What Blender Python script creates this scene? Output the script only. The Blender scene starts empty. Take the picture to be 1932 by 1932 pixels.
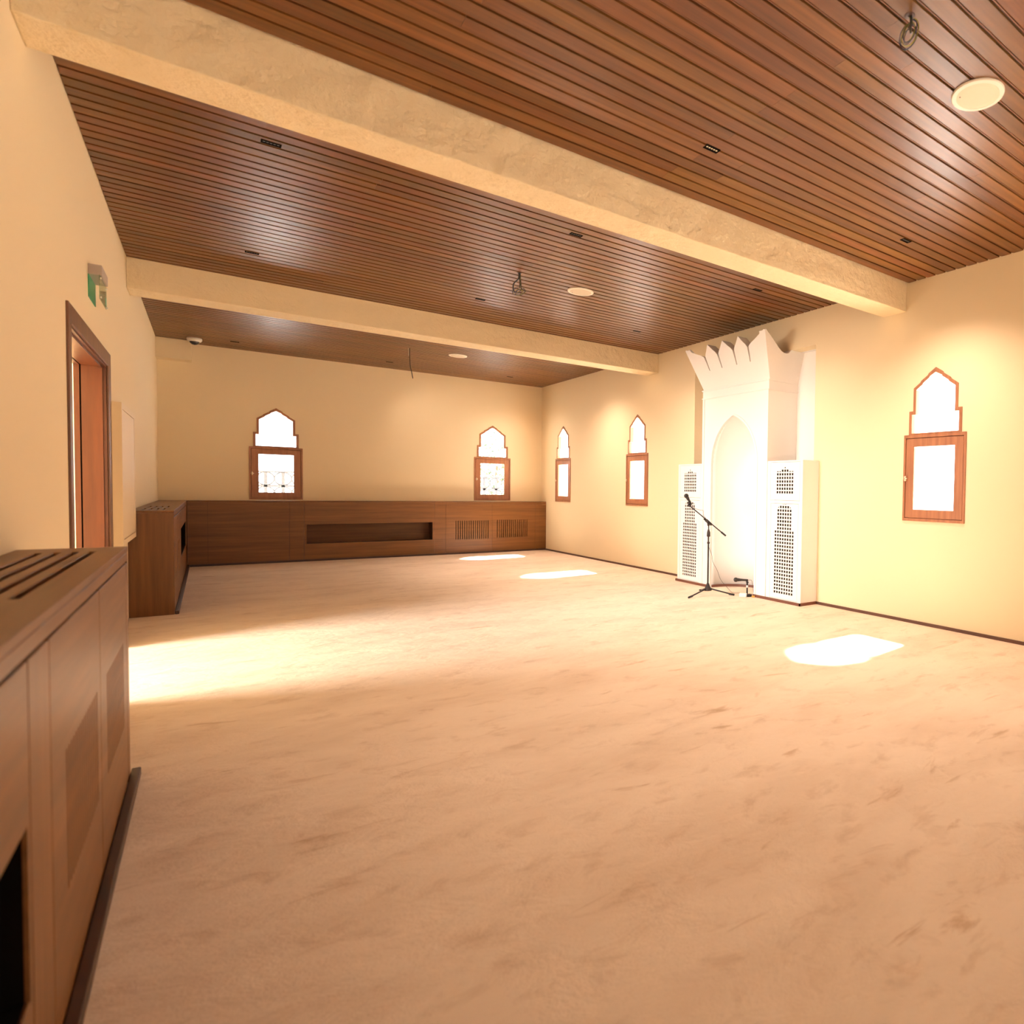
import bpy, bmesh, math, random
from mathutils import Vector, Matrix
from mathutils.geometry import tessellate_polygon
random.seed(7)
scn = bpy.context.scene
col = scn.collection
PI = math.pi
# ------------------------------------------------------------------ camera
cd = bpy.data.cameras.new('camera'); cam = bpy.data.objects.new('camera', cd); col.objects.link(cam)
scn.camera = cam
cd.sensor_width = 36.0; cd.sensor_fit = 'HORIZONTAL'
cd.lens = 1187.874 / 1932 * 36
cd.shift_x = (966 - 1449) / 1932; cd.shift_y = 0.0
R3 = Vector((0.74778239, -0.6637126, 0.01752404)); U3 = Vector((0.00766889, 0.03502635, 0.99935696)); F3 = Vector((0.66389961, 0.74716715, -0.03128202))
m = Matrix((( R3.x, U3.x, -F3.x, 0), (R3.y, U3.y, -F3.y, 0), (R3.z, U3.z, -F3.z, 1.212), (0, 0, 0, 1)))
cam.matrix_world = m
cd.clip_start = 0.05
cd.dof.use_dof = True; cd.dof.focus_distance = 7.0; cd.dof.aperture_fstop = 2.4
# ------------------------------------------------------------------ light
XL0 = -0.537
wd = bpy.data.worlds.new('world'); scn.world = wd; wd.use_nodes = True
bg = wd.node_tree.nodes['Background']; bg.inputs[0].default_value = (0.93, 0.96, 1.0, 1); bg.inputs[1].default_value = 5.0

def light(name, kind, loc, direction, energy, color=(1, 1, 1), **kw):
    l = bpy.data.lights.new(name, kind); l.energy = energy; l.color = color
    for k, v in kw.items(): setattr(l, k, v)
    o = bpy.data.objects.new(name, l); col.objects.link(o); o.location = loc
    o.rotation_euler = Vector(direction).to_track_quat('-Z', 'Y').to_euler()
    return o
light('sun', 'SUN', (20, 4, 20), (-1, -0.06, -1.29), 170, (1, 0.97, 0.94), angle=math.radians(5))
# daylight falling into the side corridor beyond the double door
light('corridor_daylight', 'AREA', (-4.6, 5.7, 1.70), (1, -0.05, -0.17), 740, (1.0, 0.95, 0.90), shape='RECTANGLE', size=2.3, size_y=1.5)
# added fill lamp behind the photographer, unseen, the wall there is closed
light('rear_fill', 'AREA', (2.4, -4.2, 1.5), (0.12, 1, 0.02), 30, (1.0, 0.93, 0.82), shape='RECTANGLE', size=4.0, size_y=2.4)
# added unseen lamp before the closed left wall, brightens the right wall
light('side_fill', 'AREA', (XL0 + 0.04, -2.6, 1.40), (1, 0.62, -0.12), 70, (1.0, 0.93, 0.82), shape='RECTANGLE', size=1.6, size_y=0.8)
vs = scn.view_settings
vs.view_transform = 'Standard'; vs.look = 'None'; vs.gamma = 1.0; vs.exposure = 0.13; vs.use_curve_mapping = False

# ------------------------------------------------------------------ measures
XR, XL, YB, YC, H = 4.969, -0.537, 12.421, 12.174, 3.213
XN, XC = -0.246, -0.240
YR = -4.4                       # wall behind the photographer
XF = 4.725                      # front face of the mihrab
MC = 5.965                      # its centre line

# ------------------------------------------------------------------ helpers
def tag(o, label=None, cat=None, group=None, kind=None):
    if label: o['label'] = label
    if cat: o['category'] = cat
    if group: o['group'] = group
    if kind: o['kind'] = kind
    return o
def empty(name, loc=(0, 0, 0)):
    o = bpy.data.objects.new(name, None); o.empty_display_size = 0.05; o.location = loc; col.objects.link(o); return o
def obj(name, bm, mat, parent=None, smooth=False, recalc=True):
    if recalc: bmesh.ops.recalc_face_normals(bm, faces=bm.faces)
    me = bpy.data.meshes.new(name); bm.to_mesh(me); bm.free()
    for mm in (mat if isinstance(mat, (list, tuple)) else [mat]): me.materials.append(mm)
    if smooth:
        for p in me.polygons: p.use_smooth = True
    o = bpy.data.objects.new(name, me); col.objects.link(o)
    if parent:
        o.parent = parent
        bpy.context.view_layer.update()
        o.matrix_parent_inverse = parent.matrix_world.inverted()
    return o
def bevel(o, w=0.004, seg=2):
    b = o.modifiers.new('bevel', 'BEVEL'); b.width = w; b.segments = seg; b.limit_method = 'ANGLE'; b.angle_limit = math.radians(40); return o
def box(bm, x0, x1, y0, y1, z0, z1, mi=0):
    v = [bm.verts.new((x, y, z)) for z in (z0, z1) for y in (y0, y1) for x in (x0, x1)]
    for q in ((0, 2, 3, 1), (4, 5, 7, 6), (0, 1, 5, 4), (2, 6, 7, 3), (0, 4, 6, 2), (1, 3, 7, 5)):
        bm.faces.new([v[i] for i in q]).material_index = mi
def prism(bm, poly, holes, fa, fb):
    """flat outline with holes; fa/fb map (a,b) to the two faces"""
    loops = [list(poly)] + [list(h) for h in holes]
    tris = tessellate_polygon([[Vector((a, b, 0)) for a, b in l] for l in loops])
    pts = [p for l in loops for p in l]
    A = [bm.verts.new(fa(*p)) for p in pts]; B = [bm.verts.new(fb(*p)) for p in pts]
    for t in tris:
        try:
            bm.faces.new([A[i] for i in t]); bm.faces.new([B[i] for i in reversed(t)])
        except ValueError: pass
    k = 0
    for l in loops:
        n = len(l)
        for i in range(n):
            j = (i + 1) % n
            bm.faces.new((A[k + i], A[k + j], B[k + j], B[k + i]))
        k += n
def plateX(bm, poly, holes, x0, x1): prism(bm, poly, holes, lambda a, b: (x0, a, b), lambda a, b: (x1, a, b))
def plateY(bm, poly, holes, y0, y1): prism(bm, poly, holes, lambda a, b: (a, y0, b), lambda a, b: (a, y1, b))
def plateZ(bm, poly, holes, z0, z1): prism(bm, poly, holes, lambda a, b: (a, b, z0), lambda a, b: (a, b, z1))
def rect(a0, a1, b0, b1): return [(a0, b0), (a1, b0), (a1, b1), (a0, b1)]
def cyl(bm, p0, p1, r0, r1=None, n=16, cap=True):
    r1 = r0 if r1 is None else r1
    p0 = Vector(p0); p1 = Vector(p1); d = (p1 - p0).normalized()
    u = d.orthogonal().normalized(); w = d.cross(u)
    a = [bm.verts.new(p0 + r0 * (math.cos(t) * u + math.sin(t) * w)) for t in [2 * PI * i / n for i in range(n)]]
    b = [bm.verts.new(p1 + r1 * (math.cos(t) * u + math.sin(t) * w)) for t in [2 * PI * i / n for i in range(n)]]
    for i in range(n): bm.faces.new((a[i], a[(i + 1) % n], b[(i + 1) % n], b[i]))
    if cap: bm.faces.new(a); bm.faces.new(list(reversed(b)))
def lathe(bm, p0, axis, prof, n=24):
    """prof = [(distance along axis, radius)]"""
    p0 = Vector(p0); d = Vector(axis).normalized(); u = d.orthogonal().normalized(); w = d.cross(u)
    rings = []
    for s, r in prof:
        rings.append([bm.verts.new(p0 + d * s + max(r, 1e-5) * (math.cos(t) * u + math.sin(t) * w)) for t in [2 * PI * i / n for i in range(n)]])
    for a, b in zip(rings, rings[1:]):
        for i in range(n): bm.faces.new((a[i], a[(i + 1) % n], b[(i + 1) % n], b[i]))
    bm.faces.new(rings[0]); bm.faces.new(list(reversed(rings[-1])))
def spline(pts, k=8):
    P = [Vector(p) for p in pts]; P = [2 * P[0] - P[1]] + P + [2 * P[-1] - P[-2]]; out = []
    for i in range(1, len(P) - 2):
        for j in range(k):
            t = j / k; a, b, c, d = P[i - 1], P[i], P[i + 1], P[i + 2]
            out.append(0.5 * ((2 * b) + (c - a) * t + (2 * a - 5 * b + 4 * c - d) * t * t + (3 * b - a - 3 * c + d) * t ** 3))
    out.append(P[-2]); return out
def tube(bm, pts, r, n=8, k=8, smooth=True):
    P = spline(pts, k) if smooth else [Vector(p) for p in pts]
    rings = []; u = None
    for i, p in enumerate(P):
        d = (P[min(i + 1, len(P) - 1)] - P[max(i - 1, 0)]).normalized()
        if u is None: u = d.orthogonal().normalized()
        u = (u - d * u.dot(d)).normalized(); w = d.cross(u)
        rings.append([bm.verts.new(p + r * (math.cos(t) * u + math.sin(t) * w)) for t in [2 * PI * i2 / n for i2 in range(n)]])
    for a, b in zip(rings, rings[1:]):
        for i in range(n): bm.faces.new((a[i], a[(i + 1) % n], b[(i + 1) % n], b[i]))
    bm.faces.new(rings[0]); bm.faces.new(list(reversed(rings[-1])))

# ------------------------------------------------------------------ materials
def mat(name, color, rough=0.6, metal=0.0, **kw):
    M = bpy.data.materials.new(name); M.use_nodes = True
    b = M.node_tree.nodes['Principled BSDF']
    b.inputs['Base Color'].default_value = (*color, 1); b.inputs['Roughness'].default_value = rough; b.inputs['Metallic'].default_value = metal
    for k, v in kw.items(): b.inputs[k.replace('_', ' ')].default_value = v
    return M
def nodes(M):
    nt = M.node_tree; return nt, nt.nodes, nt.links, nt.nodes['Principled BSDF']
def noisy(M, scale3, c0, c1, detail=6, bump=0.0, dist=0.02, nscale=1.0, rough=None, island=None, lo=0.3, hi=0.7):
    nt, N, L, B = nodes(M)
    tc = N.new('ShaderNodeTexCoord'); mp = N.new('ShaderNodeMapping'); mp.inputs['Scale'].default_value = scale3
    L.new(tc.outputs['Object'], mp.inputs[0])
    nz = N.new('ShaderNodeTexNoise'); nz.inputs['Scale'].default_value = nscale; nz.inputs['Detail'].default_value = detail; nz.inputs['Roughness'].default_value = 0.6
    src = mp.outputs[0]
    if island:
        ge = N.new('ShaderNodeNewGeometry'); ml = N.new('ShaderNodeMath'); ml.operation = 'MULTIPLY'; ml.inputs[1].default_value = 37.0
        L.new(ge.outputs['Random Per Island'], ml.inputs[0])
        cb = N.new('ShaderNodeVectorMath'); cb.operation = 'ADD'; L.new(src, cb.inputs[0]); L.new(ml.outputs[0], cb.inputs[1]); src = cb.outputs[0]
    L.new(src, nz.inputs['Vector'])
    cr = N.new('ShaderNodeValToRGB'); cr.color_ramp.elements[0].position = lo; cr.color_ramp.elements[1].position = hi
    cr.color_ramp.elements[0].color = (*c0, 1); cr.color_ramp.elements[1].color = (*c1, 1)
    L.new(nz.outputs['Fac'], cr.inputs[0]); out = cr.outputs[0]
    if island:
        hs = N.new('ShaderNodeHueSaturation'); L.new(out, hs.inputs['Color'])
        mr = N.new('ShaderNodeMapRange'); mr.inputs[3].default_value = 1 - island; mr.inputs[4].default_value = 1 + island
        L.new(ge.outputs['Random Per Island'], mr.inputs[0]); L.new(mr.outputs[0], hs.inputs['Value'])
        m2 = N.new('ShaderNodeMath'); m2.operation = 'MULTIPLY'; m2.inputs[1].default_value = 7.77; L.new(ge.outputs['Random Per Island'], m2.inputs[0])
        fr = N.new('ShaderNodeMath'); fr.operation = 'FRACT'; L.new(m2.outputs[0], fr.inputs[0])
        mr2 = N.new('ShaderNodeMapRange'); mr2.inputs[3].default_value = 0.492; mr2.inputs[4].default_value = 0.512
        L.new(fr.outputs[0], mr2.inputs[0]); L.new(mr2.outputs[0], hs.inputs['Hue']); out = hs.outputs[0]
    L.new(out, B.inputs['Base Color'])
    if bump:
        bp = N.new('ShaderNodeBump'); bp.inputs['Strength'].default_value = bump; bp.inputs['Distance'].default_value = dist
        L.new(nz.outputs['Fac'], bp.inputs['Height']); L.new(bp.outputs[0], B.inputs['Normal'])
    return M
WD, WL = (0.120, 0.046, 0.011), (0.215, 0.086, 0.022)
def wood(name, along, c0=WD, c1=WL, rough=0.4, island=None, coat=0.0):
    s = {'x': (1.2, 26, 26), 'y': (26, 1.2, 26), 'z': (26, 26, 1.2)}[along]
    M = mat(name, c1, rough); M.node_tree.nodes['Principled BSDF'].inputs['Specular IOR Level'].default_value = 0.35; M.node_tree.nodes['Principled BSDF'].inputs['Coat Weight'].default_value = coat
    M.node_tree.nodes['Principled BSDF'].inputs['Coat Roughness'].default_value = 0.25
    return noisy(M, s, c0, c1, detail=8, bump=0.12, dist=0.002, island=island)
W_X = wood('wood_grain_x', 'x'); W_Y = wood('wood_grain_y', 'y'); W_Z = wood('wood_grain_z', 'z')
W_SHADED = wood('recess_wood_shaded', 'x', (0.075, 0.029, 0.008), (0.135, 0.054, 0.015), rough=0.6)  # cabinet wood darkened, paints the shade inside the back recess
W_SLAT = wood('ceiling_wood', 'x', (0.088, 0.030, 0.006), (0.170, 0.060, 0.014), rough=0.37, island=0.24)
W_BACK = mat('ceiling_backing', (0.055, 0.018, 0.006), 0.7)
W_TONGUE = mat('ceiling_tongue', (0.19, 0.065, 0.02), 0.5)
W_DARK = mat('dark_wood', (0.045, 0.016, 0.007), 0.45)
BASEW = mat('baseboard_wood', (0.10, 0.04, 0.022), 0.45)
W_DOOR = noisy(mat('red_door_wood', (0.4, 0.1, 0.03), 0.35), (14, 14, 1.0), (0.075, 0.017, 0.003), (0.14, 0.033, 0.006), bump=0.05, dist=0.002)
W_CASE = noisy(mat('door_casing_wood', (0.12, 0.04, 0.01), 0.4), (26, 26, 1.2), (0.085, 0.030, 0.009), (0.17, 0.06, 0.018))
W_WIN = noisy(mat('window_wood', (0.3, 0.1, 0.03), 0.4), (30, 30, 2), (0.25, 0.092, 0.036), (0.40, 0.16, 0.065))
INNER = mat('cabinet_inside', (0.05, 0.017, 0.006), 0.7)
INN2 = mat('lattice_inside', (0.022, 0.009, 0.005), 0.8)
BLACK = mat('black_and_painted_shade', (0.006, 0.004, 0.003), 0.9, Specular_IOR_Level=0.05)  # black of the lamp housings, also painted shade in slots, recesses and door gap
PLAST = mat('wall_plaster', (0.90, 0.68, 0.385), 0.75)
def plaster(M, amp, c):
    nt, N, L, B = nodes(M)
    tc = N.new('ShaderNodeTexCoord'); n1 = N.new('ShaderNodeTexNoise'); n1.inputs['Scale'].default_value = 7.0 if amp > .2 else 3.2; n1.inputs['Detail'].default_value = 9
    n1.inputs['Roughness'].default_value = 0.55
    L.new(tc.outputs['Object'], n1.inputs['Vector'])
    bp = N.new('ShaderNodeBump'); bp.inputs['Strength'].default_value = amp; bp.inputs['Distance'].default_value = 0.05
    L.new(n1.outputs['Fac'], bp.inputs['Height']); L.new(bp.outputs[0], B.inputs['Normal'])
    B.inputs['Base Color'].default_value = (*c, 1); B.inputs['Specular IOR Level'].default_value = 0.25
    return M
WALLC = (0.87, 0.715, 0.465)
plaster(PLAST, 0.05, WALLC)
BEAM = plaster(mat('beam_plaster', WALLC, 0.75), 0.8, WALLC)
WHITE = plaster(mat('mihrab_white_paint', (0.93, 0.86, 0.76), 0.55), 0.02, (0.93, 0.88, 0.82))
CUPB = mat('cupboard_cream_paint', (0.86, 0.68, 0.42), 0.5)
# carpet: brushed pile with drag marks
CARPET = mat('carpet_pile', (0.7, 0.52, 0.34), 0.95)
def carpet(M):
    nt, N, L, B = nodes(M)
    B.inputs['Specular IOR Level'].default_value = 0.1
    B.inputs['Sheen Weight'].default_value = 0.15
    tc = N.new('ShaderNodeTexCoord')
    def nz(rot, sc, scale, det, dis=0.0):
        mp = N.new('ShaderNodeMapping'); mp.inputs['Rotation'].default_value = (0, 0, rot); mp.inputs['Scale'].default_value = sc
        L.new(tc.outputs['Object'], mp.inputs[0]); n = N.new('ShaderNodeTexNoise'); n.inputs['Scale'].default_value = scale
        n.inputs['Detail'].default_value = det; n.inputs['Distortion'].default_value = dis; n.inputs['Roughness'].default_value = 0.62
        L.new(mp.outputs[0], n.inputs['Vector']); return n
    a = nz(-0.25, (1.0, 2.2, 1), 1.1, 9, 0.35)      # long brushed marks
    b = nz(0.5, (1, 1.7, 1), 5.0, 8, 0.4)           # small hollows
    c = nz(0, (1, 1, 1), 140, 3)                    # pile grain
    def ramp(n, p0, c0, p1, c1):
        r = N.new('ShaderNodeValToRGB'); e = r.color_ramp.elements; e[0].position = p0; e[0].color = (*c0, 1); e[1].position = p1; e[1].color = (*c1, 1)
        L.new(n.outputs['Fac'], r.inputs[0]); return r
    ra = ramp(a, 0.33, (0.71, 0.54, 0.39), 0.58, (0.81, 0.645, 0.485))
    rb = ramp(b, 0.25, (0.74, 0.64, 0.55), 0.45, (1, 1, 1))
    d = nz(-0.62, (1.0, 4.5, 1), 1.5, 9, 0.9); rd = ramp(d, 0.30, (0.74, 0.62, 0.50), 0.38, (1, 1, 1))
    mx = N.new('ShaderNodeMix'); mx.data_type = 'RGBA'; mx.blend_type = 'MULTIPLY'; mx.inputs[0].default_value = 0.75
    L.new(ra.outputs[0], mx.inputs[6]); L.new(rb.outputs[0], mx.inputs[7])
    my = N.new('ShaderNodeMix'); my.data_type = 'RGBA'; my.blend_type = 'MULTIPLY'; my.inputs[0].default_value = 0.8
    L.new(mx.outputs[2], my.inputs[6]); L.new(rd.outputs[0], my.inputs[7])
    L.new(my.outputs[2], B.inputs['Base Color'])
    ad = N.new('ShaderNodeMath'); ad.operation = 'MULTIPLY_ADD'; ad.inputs[1].default_value = 0.08
    L.new(c.outputs['Fac'], ad.inputs[0]); L.new(b.outputs['Fac'], ad.inputs[2])
    ad2 = N.new('ShaderNodeMath'); ad2.operation = 'ADD'; L.new(ad.outputs[0], ad2.inputs[0]); L.new(a.outputs['Fac'], ad2.inputs[1])
    bp = N.new('ShaderNodeBump'); bp.inputs['Strength'].default_value = 0.4; bp.inputs['Distance'].default_value = 0.04
    L.new(ad2.outputs[0], bp.inputs['Height']); L.new(bp.outputs[0], B.inputs['Normal'])
carpet(CARPET)
GLASS = bpy.data.materials.new('window_glass'); GLASS.use_nodes = True
def glass(M, tint=(0.97, 0.98, 1.0)):
    nt = M.node_tree; N = nt.nodes; L = nt.links
    for n in list(N): N.remove(n)
    o = N.new('ShaderNodeOutputMaterial'); t = N.new('ShaderNodeBsdfTransparent'); t.inputs[0].default_value = (*tint, 1)
    g = N.new('ShaderNodeBsdfGlossy'); g.inputs['Roughness'].default_value = 0.02
    lw = N.new('ShaderNodeLayerWeight'); lw.inputs[0].default_value = 0.5
    pw = N.new('ShaderNodeMath'); pw.operation = 'POWER'; pw.inputs[1].default_value = 5.0; L.new(lw.outputs['Facing'], pw.inputs[0])
    f = N.new('ShaderNodeMath'); f.operation = 'MULTIPLY_ADD'; f.inputs[1].default_value = 0.6; f.inputs[2].default_value = 0.03; L.new(pw.outputs[0], f.inputs[0])
    mx = N.new('ShaderNodeMixShader')
    L.new(f.outputs[0], mx.inputs[0]); L.new(t.outputs[0], mx.inputs[1]); L.new(g.outputs[0], mx.inputs[2]); L.new(mx.outputs[0], o.inputs[0])
glass(GLASS)
ACRYL = bpy.data.materials.new('clear_acrylic'); ACRYL.use_nodes = True; glass(ACRYL, (0.82, 0.93, 0.86))
BRASS = mat('pale_metal', (0.85, 0.72, 0.55), 0.3, 0.8)
MICB = mat('black_metal', (0.018, 0.012, 0.011), 0.4, 0.2)
RUBB = mat('black_rubber', (0.02, 0.014, 0.012), 0.6)
MESHM = mat('microphone_mesh', (0.05, 0.045, 0.042), 0.35, 0.7)
CABLE = mat('thin_cable', (0.10, 0.055, 0.035), 0.6)
ADAP = mat('white_plastic', (0.85, 0.80, 0.74), 0.4)
ORANGE = mat('orange_plastic', (0.8, 0.35, 0.05), 0.5)
SPK = mat('speaker_white', (0.92, 0.86, 0.74), 0.4); SPKG = mat('speaker_grille', (0.72, 0.62, 0.47), 0.6)
GREEN = mat('sign_green', (0.0, 0.27, 0.10), 0.3); GREY = mat('sign_grey', (0.42, 0.33, 0.27), 0.4)
LENS = mat('lamp_lens_painted_lit', (0.9, 0.8, 0.55), 0.2, 0.3); LENSD = mat('lamp_lens_painted_dim', (0.025, 0.02, 0.015), 0.4, 0.0)  # two copies of one lens: lit look painted pale, the rest painted dark
DOME = mat('camera_dome', (0.03, 0.02, 0.018), 0.08)
WBLUE = mat('wire_blue', (0.012, 0.018, 0.05), 0.5); WYEL = mat('wire_yellow_green', (0.26, 0.23, 0.02), 0.5); WGRY = mat('wire_grey', (0.05, 0.05, 0.045), 0.5)
IRON = mat('grey_iron', (0.035, 0.035, 0.042), 0.6)
PAVE = mat('pale_paving', (0.62, 0.58, 0.52), 0.9)
LEAF = noisy(mat('leaf', (0.1, 0.2, 0.04), 0.6), (3, 3, 3), (0.035, 0.07, 0.015), (0.08, 0.12, 0.03)); BARK = mat('bark', (0.12, 0.08, 0.05), 0.9)

# ------------------------------------------------------------------ room shell
def struct(name, bm, m, parent=None, **kw):
    o = obj(name, bm, m, parent, **kw)
    if not parent: o['kind'] = 'structure'
    return o
bm = bmesh.new(); box(bm, -0.62, XR + 0.05, YR, YB + 0.05, -0.12, 0.0); struct('floor', bm, CARPET)
bm = bmesh.new(); box(bm, -6.0, -0.62, 2.0, 9.0, -0.12, -0.001); struct('floor', bm, PAVE)
bm = bmesh.new(); box(bm, -30, 40, -20, 60, -0.40, -0.30); struct('ground', bm, PAVE)

# window outline (u across, z up), measured from the photograph
OUT_LO = rect(-0.330, 0.330, 0.966, 1.775)
SASH = rect(-0.308, 0.308, 0.992, 1.745)
GL_LO = rect(-0.216, 0.216, 1.075, 1.662)
OUT_UP = [(-0.283, 1.775), (0.283, 1.775), (0.283, 1.997), (0.239, 1.997), (0.239, 2.210), (0.165, 2.258), (0.158, 2.272), (0.085, 2.318), (0.078, 2.332), (0, 2.380),
          (-0.078, 2.332), (-0.085, 2.318), (-0.158, 2.272), (-0.165, 2.258), (-0.239, 2.210), (-0.239, 1.997), (-0.283, 1.997)]
GL_UP = [(-0.249, 1.790), (0.249, 1.790), (0.249, 1.964), (0.207, 1.964), (0.207, 2.192), (0.140, 2.236), (0.133, 2.249), (0.070, 2.290), (0.063, 2.303), (0, 2.336),
         (-0.063, 2.303), (-0.070, 2.290), (-0.133, 2.249), (-0.140, 2.236), (-0.207, 2.192), (-0.207, 1.964), (-0.249, 1.964)]
HOLE = [(-0.322, 0.975), (0.322, 0.975), (0.322, 1.770)] + [(a * 0.98, b - 0.006) for a, b in OUT_UP[1:-1]] + [(-0.277, 1.990), (-0.277, 1.770), (-0.322, 1.770)]
HOLE[3] = (0.277, 1.770)
WR = (11.391, 8.665, 3.317, 0.60, -2.10); WB = (0.790, 4.028)
WT = 0.15
# right wall, with windows and the mihrab recess
holes = [[(c - a, b) for a, b in HOLE] for c in WR]
holes.append(rect(4.85, 7.135, -0.05, 2.832))
bm = bmesh.new(); plateX(bm, rect(YR - 0.15, YB + 0.15, -0.12, H + 0.1), holes, XR, XR + WT)
struct('wall_right', bm, PLAST)
# recess lining
bm = bmesh.new()
plateX(bm, rect(4.70, 7.30, -0.1, 3.0), [rect(5.48, 6.45, -0.05, 2.25)], XR + 0.20, XR + 0.25)
box(bm, XR + WT, XR + 0.20, 4.70, 4.85, -0.1, 3.0); box(bm, XR + WT, XR + 0.20, 7.135, 7.30, -0.1, 3.0); box(bm, XR + WT, XR + 0.20, 4.85, 7.135, 2.832, 3.0)
struct('wall_recess', bm, WHITE)
# back wall
bm = bmesh.new(); plateY(bm, rect(XL - 0.15, XR, -0.12, H + 0.1), [[(c + a, b) for a, b in HOLE] for c in WB], YB, YB + WT)
struct('wall_back', bm, PLAST)
# left wall with the double door opening
DY0, DY1, DZ = 4.865, 6.49, 2.035
bm = bmesh.new(); plateX(bm, rect(YR - 0.15, YB, -0.12, H + 0.1), [rect(DY0, DY1, -0.05, DZ)], XL - 0.13, XL)
struct('wall_left', bm, PLAST)
bm = bmesh.new(); box(bm, XL - 0.17, XR + 0.15, YR - 0.15, YR, -0.12, H + 0.1); struct('wall_front', bm, PLAST)
# corner stub of a cross beam
bm = bmesh.new(); box(bm, XL, -0.170, YC, YB, 2.938, H); struct('trim_1', bm, PLAST)
# ceiling beams
for i, (a, b, z) in enumerate(((3.666, 3.934, 2.946), (8.075, 8.382, 2.937), (-0.72, -0.44, 2.946))):
    bm = bmesh.new(); 
    n = 40
    box(bm, XL, XR, a, b, z, H + 0.02)
    o = struct('trim_%d' % (i + 2), bm, BEAM); bevel(o, 0.006, 2)
# corridor shell beyond the door (cream walls, daylight from its far side)
bm = bmesh.new()
box(bm, -6.0, XL - 0.13, 2.0, 2.1, -0.1, 2.9); box(bm, -6.0, XL - 0.13, 8.9, 9.0, -0.1, 2.9); box(bm, -6.0, XL - 0.13, 2.0, 9.0, 2.8, 2.9); box(bm, -6.1, -6.0, 2.0, 9.0, -0.1, 2.9)
struct('wall_corridor', bm, PLAST)

# slatted ceiling
PITCH, BW = 0.1035, 0.0815
def ceiling(y0, y1, ph):
    root_bm = bmesh.new(); back = bmesh.new(); tong = bmesh.new()
    box(back, XL, XR, y0, y1, H + 0.013, H + 0.05)
    y = ph
    while y > y0: y -= PITCH
    k = 0
    while y < y1:
        a, b = max(y + (PITCH - BW) / 2, y0 + .002), min(y + (PITCH + BW) / 2, y1 - .002)
        if b - a > 0.01:
            x = XL + 0.003
            cuts = [random.choice((0.85, 2.2, 2.2, 2.45)) + random.uniform(-0.02, 0.02)] + ([3.6] if k % 4 == 1 else [])
            cuts = sorted(c for c in cuts if c > 0) + [XR - 0.004]
            for c in cuts:
                box(root_bm, x, c - 0.0012, a, b, H, H + 0.011); x = c
        g = y
        if y0 + .01 < g < y1 - .01: box(tong, XL + .002, XR - .003, g - 0.0022, g + 0.0022, H + 0.005, H + 0.0125)
        y += PITCH; k += 1
    r = struct('ceiling', back, W_BACK)
    s = obj('slats', root_bm, W_SLAT, r); obj('tongue', tong, W_TONGUE, r)
    return r
ceiling(3.934, 8.075, 4.00); ceiling(8.382, YB, 8.44); ceiling(-0.44, 3.666, 3.544); ceiling(YR, -0.72, -0.80)

# baseboards along the right wall
bm = bmesh.new(); box(bm, XR - 0.014, XR, 7.16, YC - 0.001, 0, 0.028); struct('baseboard_right', bm, BASEW)
bm = bmesh.new(); box(bm, XR - 0.014, XR, YR, 4.768, 0, 0.028); struct('baseboard_right', bm, BASEW)

# ------------------------------------------------------------------ windows
def window(name, face, c, label):
    if face == 'R': f = lambda w: (lambda a, b: (XR + w, c - a, b))
    else: f = lambda w: (lambda a, b: (c + a, YB + w, b))
    P = f(0)
    root = empty(name, P(0, 0.97)); root['kind'] = 'structure'; root['label'] = label
    bm = bmesh.new(); prism(bm, OUT_LO, [SASH], f(-0.012), f(0.022)); prism(bm, OUT_LO, [rect(-0.286, 0.286, 1.012, 1.725)], f(0.022), f(0.055)); bevel(obj('window_frame', bm, W_WIN, root), 0.002, 1)
    bm = bmesh.new(); prism(bm, [(a * .99, b) for a, b in OUT_UP], [GL_UP], f(-0.008), f(0.05)); bevel(obj('arched_frame', bm, W_WIN, root), 0.002, 1)
    s = 0.004
    bm = bmesh.new(); prism(bm, rect(-0.308 + s, 0.308 - s, 0.992 + s, 1.745 - s), [GL_LO], f(-0.006), f(0.0215)); sash = obj('casement', bm, W_WIN, root); bevel(sash, 0.002, 1)
    bm = bmesh.new(); prism(bm, rect(-0.26, 0.26, 1.03, 1.707), [], f(0.0225), f(0.0255)); obj('pane', bm, GLASS, root)
    bm = bmesh.new(); prism(bm, [(a * 1.01, b) for a, b in GL_UP], [], f(0.0225), f(0.0255)); obj('pane', bm, GLASS, root)
    bm = bmesh.new(); g = f
    cyl(bm, g(-0.006)(-0.292, 1.365), g(-0.03)(-0.292, 1.365), 0.007, n=10)
    cyl(bm, g(-0.03)(-0.312, 1.365), g(-0.03)(-0.272, 1.365), 0.006, n=10)
    for dz in (-0.014, 0.014): lathe(bm, g(-0.018)(-0.295, 1.365 + dz), Vector(g(-1)(0, 0)) - Vector(g(0)(0, 0)), [(0, .011), (.012, .012), (.018, .006)], 10)
    obj('handle', bm, BRASS, root, smooth=True)
    return root
window('window_1', 'B', WB[0], 'pointed wooden window on the back wall nearest the left corner, iron railing seen through it')
window('window_2', 'B', WB[1], 'pointed wooden window on the back wall nearest the right corner, green leaves seen through it')
window('window_3', 'R', WR[0], 'pointed wooden window on the right wall nearest the back corner')
window('window_4', 'R', WR[1], 'pointed wooden window on the right wall just left of the white mihrab')
window('window_5', 'R', WR[2], 'pointed wooden window on the right wall at the right edge of the photo')

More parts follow.
